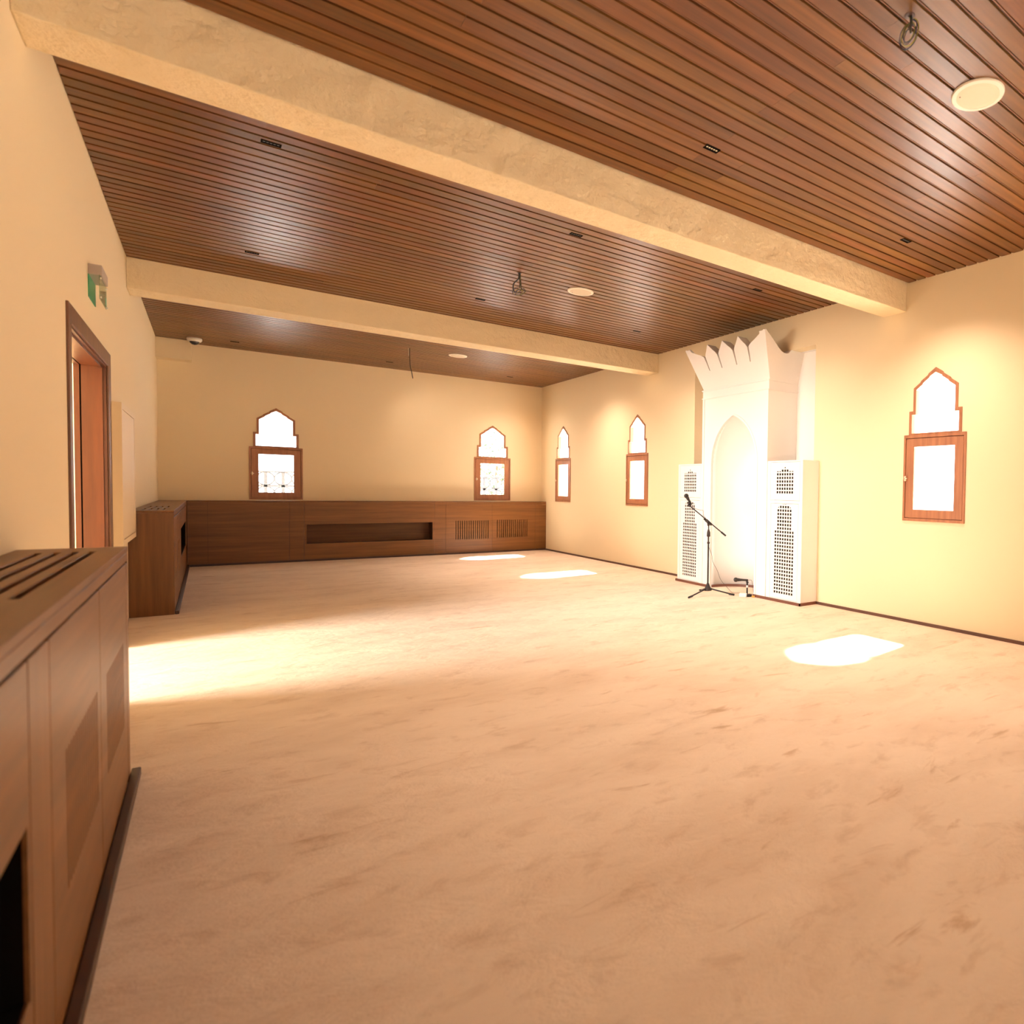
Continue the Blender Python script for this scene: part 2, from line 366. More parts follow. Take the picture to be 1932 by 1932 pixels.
# ------------------------------------------------------------------ double door opening in the left wall
door = empty('door_1', (XL, (DY0 + DY1) / 2, 0)); door['kind'] = 'structure'
bm = bmesh.new()
plateX(bm, [(4.79, 0), (DY0 + .01, 0), (DY0 + .01, DZ - .01), (DY1 - .01, DZ - .01), (DY1 - .01, 0), (6.63, 0), (6.63, 2.125), (4.79, 2.125)], [], XL - 0.001, XL + 0.011)
bevel(obj('casing', bm, W_CASE, door), 0.004, 2)
bm = bmesh.new()
box(bm, XL - 0.122, XL, DY0, DY0 + .02, 0, DZ); box(bm, XL - 0.122, XL, DY1 - .02, DY1, 0, DZ); box(bm, XL - 0.122, XL, DY0 + .02, DY1 - .02, DZ - .02, DZ)
obj('jamb', bm, W_DOOR, door)
bm = bmesh.new(); plateX(bm, [(DY0 + .02, 0), (DY0 + .034, 0), (DY0 + .034, DZ - .034), (DY1 - .034, DZ - .034), (DY1 - .034, 0), (DY1 - .02, 0), (DY1 - .02, DZ - .02), (DY0 + .02, DZ - .02)], [], XL - .030, XL - .018)
obj('door_stop', bm, W_DOOR, door)
bm = bmesh.new(); plateX(bm, [(DY0, 0), (DY0 + .012, 0), (DY0 + .012, DZ - .012), (DY1 - .012, DZ - .012), (DY1 - .012, 0), (DY1, 0), (DY1, DZ), (DY0, DZ)], [], XL - .130, XL - .122)
obj('painted_shadow_gap', bm, BLACK, door)  # solid black strip, paints the dark of the gap behind the jamb
bm = bmesh.new(); plateX(bm, [(DY0 - .06, 0), (DY0 + .02, 0), (DY0 + .02, DZ - .02), (DY1 - .02, DZ - .02), (DY1 - .02, 0), (DY1 + .06, 0), (DY1 + .06, DZ + .06), (DY0 - .06, DZ + .06)], [], XL - .158, XL - .130)
obj('outer_casing', bm, W_DOOR, door)

# ------------------------------------------------------------------ cream wall cupboard right after the door
cup = empty('wall_cupboard', (XL, 7.30, 0.74))
tag(cup, 'shallow cream painted cupboard fixed to the left wall between the door and the wooden cabinet', 'cupboard')
CX = XL + 0.055
bm = bmesh.new(); plateX(bm, rect(6.74, 7.85, 0.725, 1.80), [rect(6.80, 7.79, 0.765, 1.755)], XL, CX); obj('frame', bm, CUPB, cup)
bm = bmesh.new(); box(bm, CX - 0.03, CX - 0.002, 6.805, 7.785, 0.770, 1.750); obj('door', bm, CUPB, cup)

# ------------------------------------------------------------------ low wooden cabinets
def slots(a0, a1, b0, b1, n, w):
    return [rect(a0 + (a1 - a0) * (i + .5) / n - w / 2, a0 + (a1 - a0) * (i + .5) / n + w / 2, b0, b1) for i in range(n)]
def cabinet_left(name, label, y0, y1, xf, panels, tslots, plinth_end, near_end):
    """front faces +x. panels: (y0,y1,z0,z1,kind,...)"""
    root = empty(name, ((XL + xf) / 2, (y0 + y1) / 2, 0)); tag(root, label, 'cabinet', 'low wooden cabinets along the walls')
    g = 0.0035
    bm = bmesh.new()
    box(bm, XL + .001, XL + 0.015, y0 + .02, y1 - .02, 0, 0.925); box(bm, XL + .015, xf - .022, y0 + .02, y1 - .02, 0, 0.03)
    obj('carcass', bm, INNER, root)
    bm = bmesh.new(); 
    if near_end: box(bm, XL + .001, xf - .001, y0, y0 + 0.018, 0, 0.929)
    else: box(bm, XL + .001, xf - .001, y1 - 0.018, y1, 0, 0.929)
    obj('end_panel', bm, W_Z, root)
    bm = bmesh.new(); plateZ(bm, rect(XL + .001, xf + 0.001, y0, y1), tslots, 0.930, 0.950); bevel(obj('top', bm, W_Y, root), 0.003, 2)
    for p in panels:
        a0, a1, b0, b1, kind = p[:5]
        hs = []
        if kind == 'grille': hs = slots(p[5], p[6], p[7], p[8], 16, 0.014)
        if kind == 'open': hs = [rect(p[5], p[6], p[7], p[8])]
        bm = bmesh.new(); plateX(bm, rect(a0 + g, a1 - g, b0 + g, b1 - g), hs, xf - (0.007 if kind == 'open' else 0.020), xf)
        nm = {'grille': 'grille_panel', 'open': 'recess_panel', 'plain': 'front_panel', 'rail': 'apron'}[kind]
        o = obj(nm, bm, W_Z if kind in ('plain',) else W_Y, root); bevel(o, 0.0015, 1)
        if kind == 'grille':
            bm = bmesh.new(); box(bm, xf - .05, xf - .045, p[5] - .05, p[6] + .05, p[7] - .05, p[8] + .05); obj('slot_shade_sheet', bm, BLACK, root)  # added black sheet, paints the shade behind the slots
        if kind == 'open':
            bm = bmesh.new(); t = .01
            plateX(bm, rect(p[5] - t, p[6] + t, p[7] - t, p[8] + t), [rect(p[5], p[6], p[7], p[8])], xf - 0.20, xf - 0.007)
            box(bm, xf - .21, xf - .20, p[5] - t, p[6] + t, p[7] - t, p[8] + t); obj('recess_box', bm, BLACK, root)  # recess coloured black to paint in its deep shade
    bm = bmesh.new(); box(bm, xf, xf + 0.028, y0, y1 + plinth_end, 0, 0.032); bevel(obj('plinth', bm, W_DARK, root), 0.004, 2)
    return root
ts = [rect(x - 0.008, x + 0.008, 2.12, 3.392) for x in (-0.455, -0.410, -0.366, -0.322)] + [rect(x - 0.008, x + 0.008, 0.4, 1.67) for x in (-0.455, -0.410, -0.366, -0.322)]
cabinet_left('low_cabinet', 'low brown wooden cabinet in the left foreground with long slots in its top', -1.2, 3.586, XN,
    [(-1.2, 3.586, 0.890, 0.930, 'rail'), (-1.2, -0.35, .03, .89, 'plain'), (-0.35, 1.720, .03, .89, 'open', -0.10, 1.692, .276, .594), (1.720, 1.921, .03, .89, 'plain'),
     (1.921, 2.706, .03, .89, 'grille', 2.09, 2.64, .28, .60), (2.706, 3.500, .03, .89, 'grille', 2.85, 3.38, .28, .60), (3.500, 3.586, .03, .89, 'plain')], ts, 0.05, False)
ts = [rect(x - 0.008, x + 0.008, a, b) for x in (-0.462, -0.416, -0.370, -0.324) for a, b in ((8.06, 8.60), (8.80, 9.40))]
cabinet_left('low_cabinet', 'low brown wooden cabinet on the left wall beyond the door, running into the back corner', 7.875, YB, XC,
    [(7.875, YC, 0.890, 0.930, 'rail'), (7.875, 8.70, .03, .89, 'grille', 8.0, 8.56, .28, .60), (8.70, 9.50, .03, .89, 'grille', 8.82, 9.36, .28, .60), (9.50, 9.72, .03, .89, 'plain'), (9.72, YC, .03, .89, 'open', 9.76, 11.75, .35, .68)],
    ts, -(YB - YC), True)
# back cabinet, front faces -y
root = empty('low_cabinet', (2.36, YC + 0.12, 0)); tag(root, 'low brown wooden cabinet along the back wall under the two windows', 'cabinet', 'low wooden cabinets along the walls')
g = 0.0012; X0 = XC + 0.004
bm = bmesh.new(); box(bm, X0, XR - .002, YB - 0.015, YB - .001, 0, .925); box(bm, X0, XR - .002, YC + .022, YB - .015, 0, .03); obj('carcass', bm, INNER, root)
bm = bmesh.new(); box(bm, X0, XR - .001, YC, YB - .001, 0.930, 0.950); bevel(obj('top', bm, W_X, root), 0.003, 2)
for (a0, a1, b0, b1, kind, *q) in [(X0, -0.016, .03, .93, 'plain'), (-0.016, 0.927, .03, .93, 'plain'), (0.927, 1.112, .03, .93, 'plain'), (1.112, 2.969, .03, .93, 'open', 1.146, 2.936, .276, .583),
        (2.969, 3.150, .03, .93, 'plain'), (3.150, XR - .001, .893, .93, 'rail'), (3.150, 3.945, .03, .893, 'grille', 3.30, 3.89, .263, .60), (3.945, 4.756, .03, .893, 'grille', 4.02, 4.61, .275, .605), (4.756, XR - .001, .03, .893, 'plain')]:
    hs = []
    if kind == 'grille': hs = slots(q[0], q[1], q[2], q[3], 16, 0.013)
    if kind == 'open': hs = [rect(*q)]
    bm = bmesh.new(); plateY(bm, rect(a0 + g, a1 - g, b0 + g, b1 - g), hs, YC, YC + 0.02)
    o = obj({'grille': 'grille_panel', 'open': 'recess_panel', 'plain': 'front_panel', 'rail': 'apron'}[kind], bm, W_X, root)
    if kind == 'grille':
        bm = bmesh.new(); box(bm, q[0] - .05, q[1] + .05, YC + .045, YC + .05, q[2] - .05, q[3] + .05); obj('slot_shade_sheet', bm, BLACK, root)  # black sheet added for the dark seen between the slots
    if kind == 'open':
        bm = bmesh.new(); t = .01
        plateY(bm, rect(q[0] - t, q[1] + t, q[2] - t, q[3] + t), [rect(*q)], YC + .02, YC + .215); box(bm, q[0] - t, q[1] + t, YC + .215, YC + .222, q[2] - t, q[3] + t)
        obj('recess_box', bm, W_SHADED, root)
bm = bmesh.new(); box(bm, XC + .028, XR - .014, YC - 0.01, YC, 0, 0.03); obj('plinth', bm, W_DARK, root)

# ------------------------------------------------------------------ mihrab
mih = empty('mihrab', (XF, MC, 0)); tag(mih, 'white prayer niche with crenellated crown and two lattice side cabinets on the right wall', 'mihrab')
HW, NW, SPR, APX = 0.63, 0.43, 1.555, 2.125
Rr = ((APX - SPR) ** 2 + NW ** 2) / (2 * NW)
def arch_half(z, off=0.0):
    if z <= SPR: return NW + off
    return max(0.0, math.sqrt(max(0, (Rr + off) ** 2 - (z - SPR) ** 2)) - (Rr - NW))
def arch(off=0.0, n=16, z0=-0.02):
    top = SPR + math.sqrt((Rr + off) ** 2 - (Rr - NW) ** 2)
    zs = [SPR + (top - SPR) * math.sin(i / n * PI / 2) for i in range(n + 1)]
    right = [(MC + arch_half(z, off), z) for z in zs[:-1]]; left = [(MC - arch_half(z, off), z) for z in reversed(zs[:-1])]
    return [(MC + NW + off, z0)] + right + [(MC, top)] + left + [(MC - NW - off, z0)]
pan = [(MC + NW, 0)] + arch()[1:-1] + [(MC - NW, 0), (MC - HW, 0), (MC - HW, 2.372), (MC + HW, 2.372), (MC + HW, 0)]
bm = bmesh.new(); plateX(bm, pan, [], XF, XF + 0.03)
obj('front_panel', bm, WHITE, mih)
bm = bmesh.new()
bm.free()
for sgn in (-1, 1):
    bm = bmesh.new(); e0, e1 = sorted((MC + sgn * HW, MC + sgn * (HW - .03))); box(bm, XF + .03, XR + .199, e0, e1, 0, 2.372); obj('side_panel', bm, WHITE, mih)
    bm = bmesh.new(); e0, e1 = sorted((MC + sgn * HW, MC + sgn * (HW - .035))); box(bm, XF - .010, XF, e0, e1, 0.0, 2.372); obj('corner_strip', bm, WHITE, mih)
ao, ai = arch(0.026)[1:-1], arch(0.0)[1:-1]
strip = [(MC + NW + .026, 0)] + ao + [(MC - NW - .026, 0), (MC - NW, 0)] + list(reversed(ai)) + [(MC + NW, 0)]
bm = bmesh.new(); plateX(bm, strip, [], XF - 0.012, XF); bevel(obj('arch_moulding', bm, WHITE, mih), .003, 1)
# niche lining
bm = bmesh.new(); nth, nz = 28, 22
zz = [SPR * i / 4 for i in range(4)] + [SPR + (APX - SPR) * math.sin(i / nz * PI / 2) for i in range(nz + 1)]
grid = [[bm.verts.new((XF + .02 + arch_half(z) * math.sin(PI * j / nth), MC + arch_half(z) * math.cos(PI * j / nth), z)) for j in range(nth + 1)] for z in zz]
for a, b in zip(grid, grid[1:]):
    for j in range(nth):
        try: bm.faces.new((a[j], a[j + 1], b[j + 1], b[j]))
        except ValueError: pass
bmesh.ops.remove_doubles(bm, verts=bm.verts, dist=1e-4)
o = obj('niche_lining', bm, WHITE, mih, smooth=True); sm = o.modifiers.new('s', 'SOLIDIFY'); sm.thickness = 0.02; sm.offset = 1.0
# floor of the niche carpet strip lies on the room floor slab extension
bm = bmesh.new(); box(bm, XR + .051, XR + 0.30, MC - NW - .03, MC + NW + .03, -.12, 0.0); struct('floor', bm, CARPET)
# band under the crown
bm = bmesh.new()
box(bm, XF - .004, XR + .20, MC - HW - .004, MC + HW + .004, 2.372, 2.490)
box(bm, XF - .014, XR + .20, MC - HW - .014, MC + HW + .014, 2.376, 2.388); box(bm, XF - .014, XR + .20, MC - HW - .014, MC + HW + .014, 2.474, 2.488)
obj('moulding_band', bm, WHITE, mih)
# crown: flaring parapet with five merlons and slits
CZ0, CZT = 2.488, 2.985; LEAN, WID = 0.205, 0.135
CCY = MC - 0.01
def cmap(th):
    def f(s, z):
        t = (z - CZ0) / (CZT - CZ0); zz_ = z
        if th and abs(s) > 0.6 and z > 2.815: zz_ = 2.815 + (z - 2.815) * 0.05
        tw = (zz_ - CZ0) / (CZT - CZ0)
        return (XF - LEAN * t + th, CCY + s * (HW + WID * tw), zz_)
    return f
def merlons():
    nots = [-0.565, -0.205, 0.205, 0.565]; peaks = [-1, -0.385, 0, 0.385, 1]; w = 0.022; NZ, SZ = 2.872, 2.70
    pts = [(-1, CZ0), (1, CZ0), (1, CZT - .012), (0.975, CZT)]
    seq = []
    # from right to left
    for i in range(4, 0, -1):
        p, nn, q = peaks[i], nots[i - 1], peaks[i - 1]
        top = CZT
        def side(pk, nt, sgn):
            out = []
            for k in range(1, 6):
                t = k / 6; s = pk + (nt + sgn * w - pk) * t
                drop = (t ** 1.15) * (top - NZ) + 0.012 * math.sin(PI * t)
                out.append((s, top - drop))
            return out
        start = 0.975 if p == 1 else p
        seq += side(start, nn, 1)
        seq += [(nn + w, NZ - 0.012), (nn + w * 0.85, NZ - 0.04), (nn + 0.009, SZ), (nn - 0.009, SZ), (nn - w * 0.85, NZ - 0.04), (nn - w, NZ - 0.012)]
        end = -0.975 if q == -1 else q
        seq += list(reversed(side(end, nn, -1)))
        if q != -1: seq.append((q, top))
    return pts + seq + [(-0.975, CZT), (-1, CZT - .012)]
bm = bmesh.new(); TH = 0.13
prism(bm, merlons(), [], cmap(0), cmap(TH))
o = obj('crown', bm, WHITE, mih)
def sidemap(sg, inset):
    def f(x, z):
        t = (z - CZ0) / (CZT - CZ0)
        return (x - LEAN * t * max(0, (XR - x) / (XR - XF)), CCY + sg * (HW + WID * t - inset), z)
    return f
prof = [(XF + .10, CZ0), (XR + .20, CZ0), (XR + .199, 2.831), (4.965, 2.831), (4.945, 2.795), (4.93, 2.785), (4.90, 2.785), (4.87, 2.80), (4.84, 2.83), (4.80, 2.885), (4.77, 2.93), (4.745, 2.965), (XF + .01, CZT), (XF + .0, CZT - .01)]
for sg in (-1, 1):
    bm = bmesh.new(); prism(bm, prof, [], sidemap(sg, 0.0005), sidemap(sg, 0.10)); obj('crown_side', bm, WHITE, mih)
# side cabinets with lattice doors
def lattice(lower, yc):
    P, hy, hz = 0.0395, 0.0138, 0.0130; hs = []
    def hole(y, z, sy=1, sz=1, dz=0): hs.append(rect(y - hy * sy, y + hy * sy, z - hz * sz + dz, z + hz * sz + dz))
    if not lower:
        for r in range(6):
            for c in range(7): hole(yc + (c - 3) * P, 1.215 + r * P)
            
        z = 1.215 + 6 * P
        for c in range(7):
            if abs(c - 3) <= 1: hole(yc + (c - 3) * P, z)
            else: hole(yc + (c - 3) * P, z, 1, .35, -.009)
        y0 = yc; z = 1.215 + 7 * P - .004
        hs.append([(y0 - .012, z - .010), (y0 + .012, z - .010), (y0 + .006, z + .004), (y0, z + .012), (y0 - .006, z + .004)])
    else:
        for r in range(18):
            for c in range(8): hole(yc + (c - 3.5) * P, 0.105 + r * P)
        for r in range(18, 24):
            for c in range(6): hole(yc + (c - 2.5) * P, 0.105 + r * P)
        z = 0.105 + 24 * P
        for c in range(6):
            if 1 <= c <= 4: hole(yc + (c - 2.5) * P, z)
            else:
                s = 1 if c == 5 else -1; y = yc + (c - 2.5) * P
                hs.append([(y - s * .012, z - .012), (y + s * .010, z - .012), (y - s * .012, z + .008)])
        z += P
        for s in (-1, 1):
            y = yc + s * .5 * P; hs.append([(y - s * .012, z - .012), (y + s * .012, z - .012), (y - s * .004, z + .010), (y - s * .012, z + .011)])
    return hs
for sg, lab in ((-1, None), (1, None)):
    y0, y1 = (MC - 1.195, MC - HW - .002) if sg < 0 else (MC + HW + .002, MC + 1.175)
    yc = (y0 + y1) / 2 + (-.002)
    ZT = 1.563
    bm = bmesh.new()
    box(bm, XF + .02, XR + .0, y0, y0 + .015, 0, ZT); box(bm, XF + .02, XR, y1 - .015, y1, 0, ZT); box(bm, XF + .02, XR, y0 + .015, y1 - .015, ZT - .015, ZT)
    box(bm, XF + .02, XR, y0 + .015, y1 - .015, 1.10, 1.115)
    du = (yc - .238, yc + .238, 1.124, 1.548); dl = (yc - .222, yc + .222, .034, 1.092)
    plateX(bm, rect(y0, y1, 0, ZT), [rect(*du), rect(*dl)], XF, XF + .02)
    sc = obj('side_cabinet', bm, WHITE, mih)
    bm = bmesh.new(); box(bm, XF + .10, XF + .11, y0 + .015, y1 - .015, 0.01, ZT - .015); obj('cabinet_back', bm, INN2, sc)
    e = 0.003
    bm = bmesh.new(); plateX(bm, rect(du[0] + e, du[1] - e, du[2] + e, du[3] - e), lattice(False, yc), XF + .001, XF + .007); obj('lattice_door', bm, WHITE, sc)
    bm = bmesh.new(); plateX(bm, rect(dl[0] + e, dl[1] - e, dl[2] + e, dl[3] - e), lattice(True, yc), XF + .001, XF + .007); obj('lattice_door', bm, WHITE, sc)
BASEB = mat('red_brown_base', (0.16, 0.055, 0.03), 0.5)
bm = bmesh.new()
box(bm, XF - .024, XF - .012, MC - 1.207, MC - NW - .0, 0, .030); box(bm, XF - .024, XF - .012, MC + NW, MC + 1.187, 0, .030)
box(bm, XF - .024, XR - .014, MC - 1.207, MC - 1.196, 0, .030); box(bm, XF - .024, XR - .014, MC + 1.176, MC + 1.187, 0, .030)
pts = [(XF + .02 + (NW - .002) * math.sin(PI * j / 28), MC + (NW - .002) * math.cos(PI * j / 28)) for j in range(29)]
for (a, b), (c, d) in zip(pts, pts[1:]):
    k = (NW - .014) / (NW - .002)
    q = lambda x, y: (XF + .02 + (x - XF - .02) * k, MC + (y - MC) * k)
    A, B_ = q(a, b), q(c, d)
    vs_ = [bm.verts.new((*p, z)) for z in (0, .03) for p in ((a, b), (c, d), B_, A)]
    for f in ((0, 1, 2, 3), (7, 6, 5, 4), (0, 4, 5, 1), (2, 6, 7, 3), (1, 5, 6, 2), (0, 3, 7, 4)): bm.faces.new([vs_[i] for i in f])
obj('base_strip', bm, BASEB, mih)

# ------------------------------------------------------------------ microphone stand
S = Vector((4.343, 5.922, 0))
st = empty('microphone_stand', S); tag(st, 'black boom microphone stand on a folding tripod before the niche', 'microphone stand')
bm = bmesh.new(); cyl(bm, S + Vector((0, 0, .06)), S + Vector((0, 0, .70)), .0095, n=14); cyl(bm, S + Vector((0, 0, .69)), S + Vector((0, 0, .83)), .007, n=14)
lathe(bm, S + Vector((0, 0, .600)), (0, 0, 1), [(0, .009), (.004, .016), (.022, .016), (.026, .009)]); obj('pole', bm, MICB, st, smooth=True)
bm = bmesh.new(); lathe(bm, S + Vector((0, 0, .683)), (0, 0, 1), [(0, .014), (.006, .021), (.05, .019), (.085, .010)]); obj('clutch', bm, RUBB, st, smooth=True)
bm = bmesh.new(); lathe(bm, S + Vector((0, 0, .055)), (0, 0, 1), [(0, .045), (.012, .047), (.03, .036), (.06, .022), (.085, .013)]); obj('hub', bm, RUBB, st, smooth=True)
for fx, fy in ((4.045, 5.856), (4.549, 5.712), (4.434, 6.199)):
    f = Vector((fx, fy, 0.012)); d = (f - S); d.z = 0; d.normalize()
    bm = bmesh.new(); cyl(bm, S + d * .03 + Vector((0, 0, .078)), f + Vector((0, 0, .004)), .0085, .0075, n=10); lg = obj('leg', bm, MICB, st, smooth=True)
    bm = bmesh.new(); cyl(bm, f - d * .045 + Vector((0, 0, .011)), f + d * .02 + Vector((0, 0, .001)), .012, .011, n=12); obj('rubber_foot', bm, RUBB, lg, smooth=True)
A, J, E_ = Vector((4.172, 6.048, 1.032)), Vector((4.338, 5.926, .855)), Vector((4.505, 5.803, .695))
bm = bmesh.new(); cyl(bm, A, E_, .0068, n=12); obj('boom', bm, MICB, st, smooth=True)
dd = (E_ - A).normalized()
bm = bmesh.new(); cyl(bm, J - dd * .035, J + dd * .055, .019, .014, n=14); cyl(bm, S + Vector((0, 0, .81)), J, .013, .016, n=12)
side = dd.cross(Vector((0, 0, 1))).normalized(); cyl(bm, J - side * .04, J + side * .035, .017, n=12); lathe(bm, J - dd * .035, -dd, [(0, .012), (.02, .014), (.03, .008)])
obj('boom_joint', bm, RUBB, st, smooth=True)
bm = bmesh.new(); cyl(bm, E_ - dd * .07, E_, .011, .0105, n=12); obj('counterweight', bm, RUBB, st, smooth=True)
bm = bmesh.new(); cyl(bm, A, A + Vector((-.012, .010, .022)), .011, .013, n=12); cyl(bm, A + Vector((-.03, .022, .012)), A + Vector((.0, .0, .0)), .009, n=10); cyl(bm, A + Vector((-.008, .008, .02)), A + Vector((-.02, .014, .055)), .017, .016, n=14)
obj('clip', bm, RUBB, st, smooth=True)
def microphone(tail, head, label):
    T, Hh = Vector(tail), Vector(head); d = (Hh - T).normalized(); L_ = (Hh - T).length
    r = empty('microphone', T); tag(r, label, 'microphone', 'handheld microphones by the niche')
    bm = bmesh.new(); lathe(bm, T, d, [(0, .009), (.004, .0115), (L_ * .5, .0135), (L_ - .032, .018), (L_ - .022, .020)]); obj('handle', bm, RUBB, r, smooth=True)
    bm = bmesh.new(); pr = [(-.022, .019), (-.014, .024), (-.004, .0265), (.004, .0265), (.014, .023), (.022, .015), (.026, .004)]
    lathe(bm, Hh, d, pr); obj('grille', bm, MESHM, r, smooth=True)
    return r
microphone((4.180, 6.042, 1.052), (4.131, 6.077, 1.154), 'black microphone clipped at the top of the boom stand')
bm = bmesh.new(); tube(bm, [(4.183, 6.040, 1.044), (4.205, 6.024, 1.018), (4.225, 6.01, 1.004), (4.262, 5.982, .992), (4.290, 5.961, .985), (4.292, 5.959, .95), (4.293, 5.950, .922), (4.31, 5.93, .89), (4.33, 5.905, .80), (4.335, 5.908, .62),
    (4.346, 5.912, .56), (4.375, 5.899, .475), (4.387, 5.89, .39), (4.433, 5.866, .292), (4.474, 5.846, .179), (4.55, 5.82, .085), (4.62, 5.82, .02), (4.67, 5.84, .006), (4.72, 5.80, .006), (4.76, 5.74, .006), (4.78, 5.69, .006), (4.775, 5.66, .012)], .0022, n=6, k=6)
tag(obj('microphone_cable', bm, CABLE, smooth=True), 'thin dark cable hanging from the boom stand down to the floor of the niche', 'cable')
# small desk stand with second microphone, adapter on the floor
T = Vector((4.679, 5.608, 0)); ds = empty('desk_microphone_stand', T); tag(ds, 'short black microphone stand standing on the floor at the niche mouth', 'microphone stand')
bm = bmesh.new(); cyl(bm, T, T + Vector((0, 0, .155)), .0095, n=12); obj('pole', bm, MICB, ds, smooth=True)
bm = bmesh.new(); cyl(bm, T + Vector((0, 0, .098)), T + Vector((0, 0, .125)), .0115, n=12); obj('collar', bm, ADAP, ds, smooth=True)
bm = bmesh.new(); lathe(bm, T, (0, 0, 1), [(0, .055), (.006, .055), (.012, .02), (.02, .0115)]); obj('base', bm, RUBB, ds, smooth=True)
bm = bmesh.new(); cyl(bm, T + Vector((.003, -.003, .150)), T + Vector((-.003, .003, .176)), .014, n=12); obj('clip', bm, RUBB, ds, smooth=True)
microphone((4.686, 5.602, .186), (4.577, 5.695, .189), 'black microphone lying level on the short stand at the niche mouth')
bm = bmesh.new(); tube(bm, [(4.686, 5.602, .186), (4.70, 5.59, .188), (4.717, 5.577, .183), (4.726, 5.569, .14), (4.733, 5.562, .07), (4.735, 5.556, .02), (4.72, 5.565, .006)], .0022, n=6)
tag(obj('microphone_cable', bm, CABLE, smooth=True), 'thin cable dropping from the small stand microphone to the floor', 'cable')
bm = bmesh.new(); M = Matrix.Translation((4.600, 5.585, .022)) @ Matrix.Rotation(math.radians(-50), 4, 'Z')
bmesh.ops.create_cube(bm, size=1.0); bmesh.ops.scale(bm, vec=(.085, .052, .042), verts=bm.verts); bmesh.ops.transform(bm, matrix=M, verts=bm.verts)
o = obj('power_adapter', bm, ADAP); bevel(o, .005, 2); tag(o, 'white power adapter block lying on the carpet below the small microphone', 'adapter')
bm = bmesh.new(); cyl(bm, (4.640, 5.562, .018), (4.686, 5.530, .018), .016, n=14); o = obj('cable_plug', bm, RUBB, smooth=True); tag(o, 'black plug lying between the white adapter and the mihrab wall', 'plug')
bm = bmesh.new(); M = Matrix.Translation((4.676, 5.492, .010)) @ Matrix.Rotation(math.radians(-40), 4, 'Z')
bmesh.ops.create_cube(bm, size=1.0); bmesh.ops.scale(bm, vec=(.035, .022, .018), verts=bm.verts); bmesh.ops.transform(bm, matrix=M, verts=bm.verts)
o = obj('cable_connector', bm, ORANGE); bevel(o, .003, 2); tag(o, 'small orange connector lying at the base of the mihrab', 'connector')

# ------------------------------------------------------------------ ceiling fittings
SPOTS = [(0.290, 4.785, 'leftmost black recessed spotlight just behind the near beam', 0), (2.179, 4.785, 'black recessed spotlight behind the near beam, middle of its row', 10), (4.077, 4.804, 'black recessed spotlight behind the near beam, closest to the right wall', 30),
         (0.296, 7.142, 'leftmost black recessed spotlight just before the far beam', 0), (2.179, 7.130, 'black recessed spotlight before the far beam, left of the hanging wire coil', 10), (4.054, 7.108, 'black recessed spotlight before the far beam, closest to the right wall', 50),
         (2.214, 3.043, 'black recessed spotlight with five bright lenses in the near ceiling bay', 11), (4.121, 3.060, 'black recessed spotlight in the near ceiling bay close to the right wall', 60),
         (2.190, 9.400, 'black recessed spotlight behind the far beam, middle of its row', 10), (4.070, 9.400, 'black recessed spotlight behind the far beam, closest to the right wall', 60),
         (0.292, 11.781, 'black recessed spotlight in the far bay beside the dome camera', 0), (2.204, 11.767, 'black recessed spotlight in the far bay beside the single hanging cable', 40), (4.079, 11.667, 'black recessed spotlight in the far bay closest to the back right corner', 30)]
LAMP = (3, 150, 430, 60, 35, 70, 190)
for x, y, lab, lit in SPOTS:
    r = empty('recessed_spotlight', (x, y, H)); tag(r, lab, 'spotlight', 'recessed ceiling spotlights')
    a, b = .048, .022
    bm = bmesh.new(); plateZ(bm, rect(x - a, x + a, y - b, y + b), [rect(x - a + .004, x + a - .004, y - b + .004, y + b - .004)], H - .003, H + .010)
    box(bm, x - a + .004, x + a - .004, y - b + .004, y + b - .004, H - .0004, H + .008); obj('housing', bm, BLACK, r)
    # the lamp's own downlight, warm
    ll = bpy.data.lights.new('downlight', 'SPOT'); ll.spot_size = math.radians(118); ll.spot_blend = 1.0; ll.shadow_soft_size = 0.03
    ll.color = (1.0, 0.77, 0.62); ll.energy = LAMP[lit // 10] if lit % 10 == 0 else 190
    lo = bpy.data.objects.new('downlight', ll); col.objects.link(lo); lo.location = (x, y, H - .012); lo.rotation_euler = Vector((0.85, 0.0, -1.0) if 1 < x < 3 and lit % 10 == 0 else ((0, 0.03, -1) if lit % 10 else (0.1, 0, -1))).to_track_quat('-Z', 'Y').to_euler(); lo.parent = r; lo.matrix_parent_inverse = Matrix.Translation((-x, -y, -H))
    for k in range(5):
        bm = bmesh.new(); cx = x + (k - 2) * .0165
        lathe(bm, (cx, y - .002, H - .0003), (0, 0, -1), [(0, .0062), (.001, .006), (.0018, .003)], 12); obj('lens', bm, LENS if lit % 10 else LENSD, r, smooth=True)
for x, y, lab in ((2.881, 1.724, 'round white ceiling speaker in the near bay beside the coiled wires'), (2.830, 6.099, 'round white ceiling speaker in the middle bay right of the wire coil'), (2.858, 10.400, 'round white ceiling speaker in the far bay right of the hanging cable')):
    r = empty('ceiling_speaker', (x, y, H)); tag(r, lab, 'speaker', 'round ceiling speakers')
    bm = bmesh.new(); lathe(bm, (x, y, H), (0, 0, -1), [(0, .127), (.004, .1275), (.010, .124), (.012, .104), (.008, .102)], 64); obj('rim', bm, SPK, r)
    bm = bmesh.new(); lathe(bm, (x, y, H - .006), (0, 0, -1), [(0, .1025), (.005, .1025), (.0065, .08), (.0068, .001)], 64); g_ = obj('grille', bm, SPKG, r)
    bm = bmesh.new(); cyl(bm, (x - .06, y + .062, H - .011), (x - .06, y + .062, H - .0135), .004, n=10); obj('indicator', bm, CABLE, r)
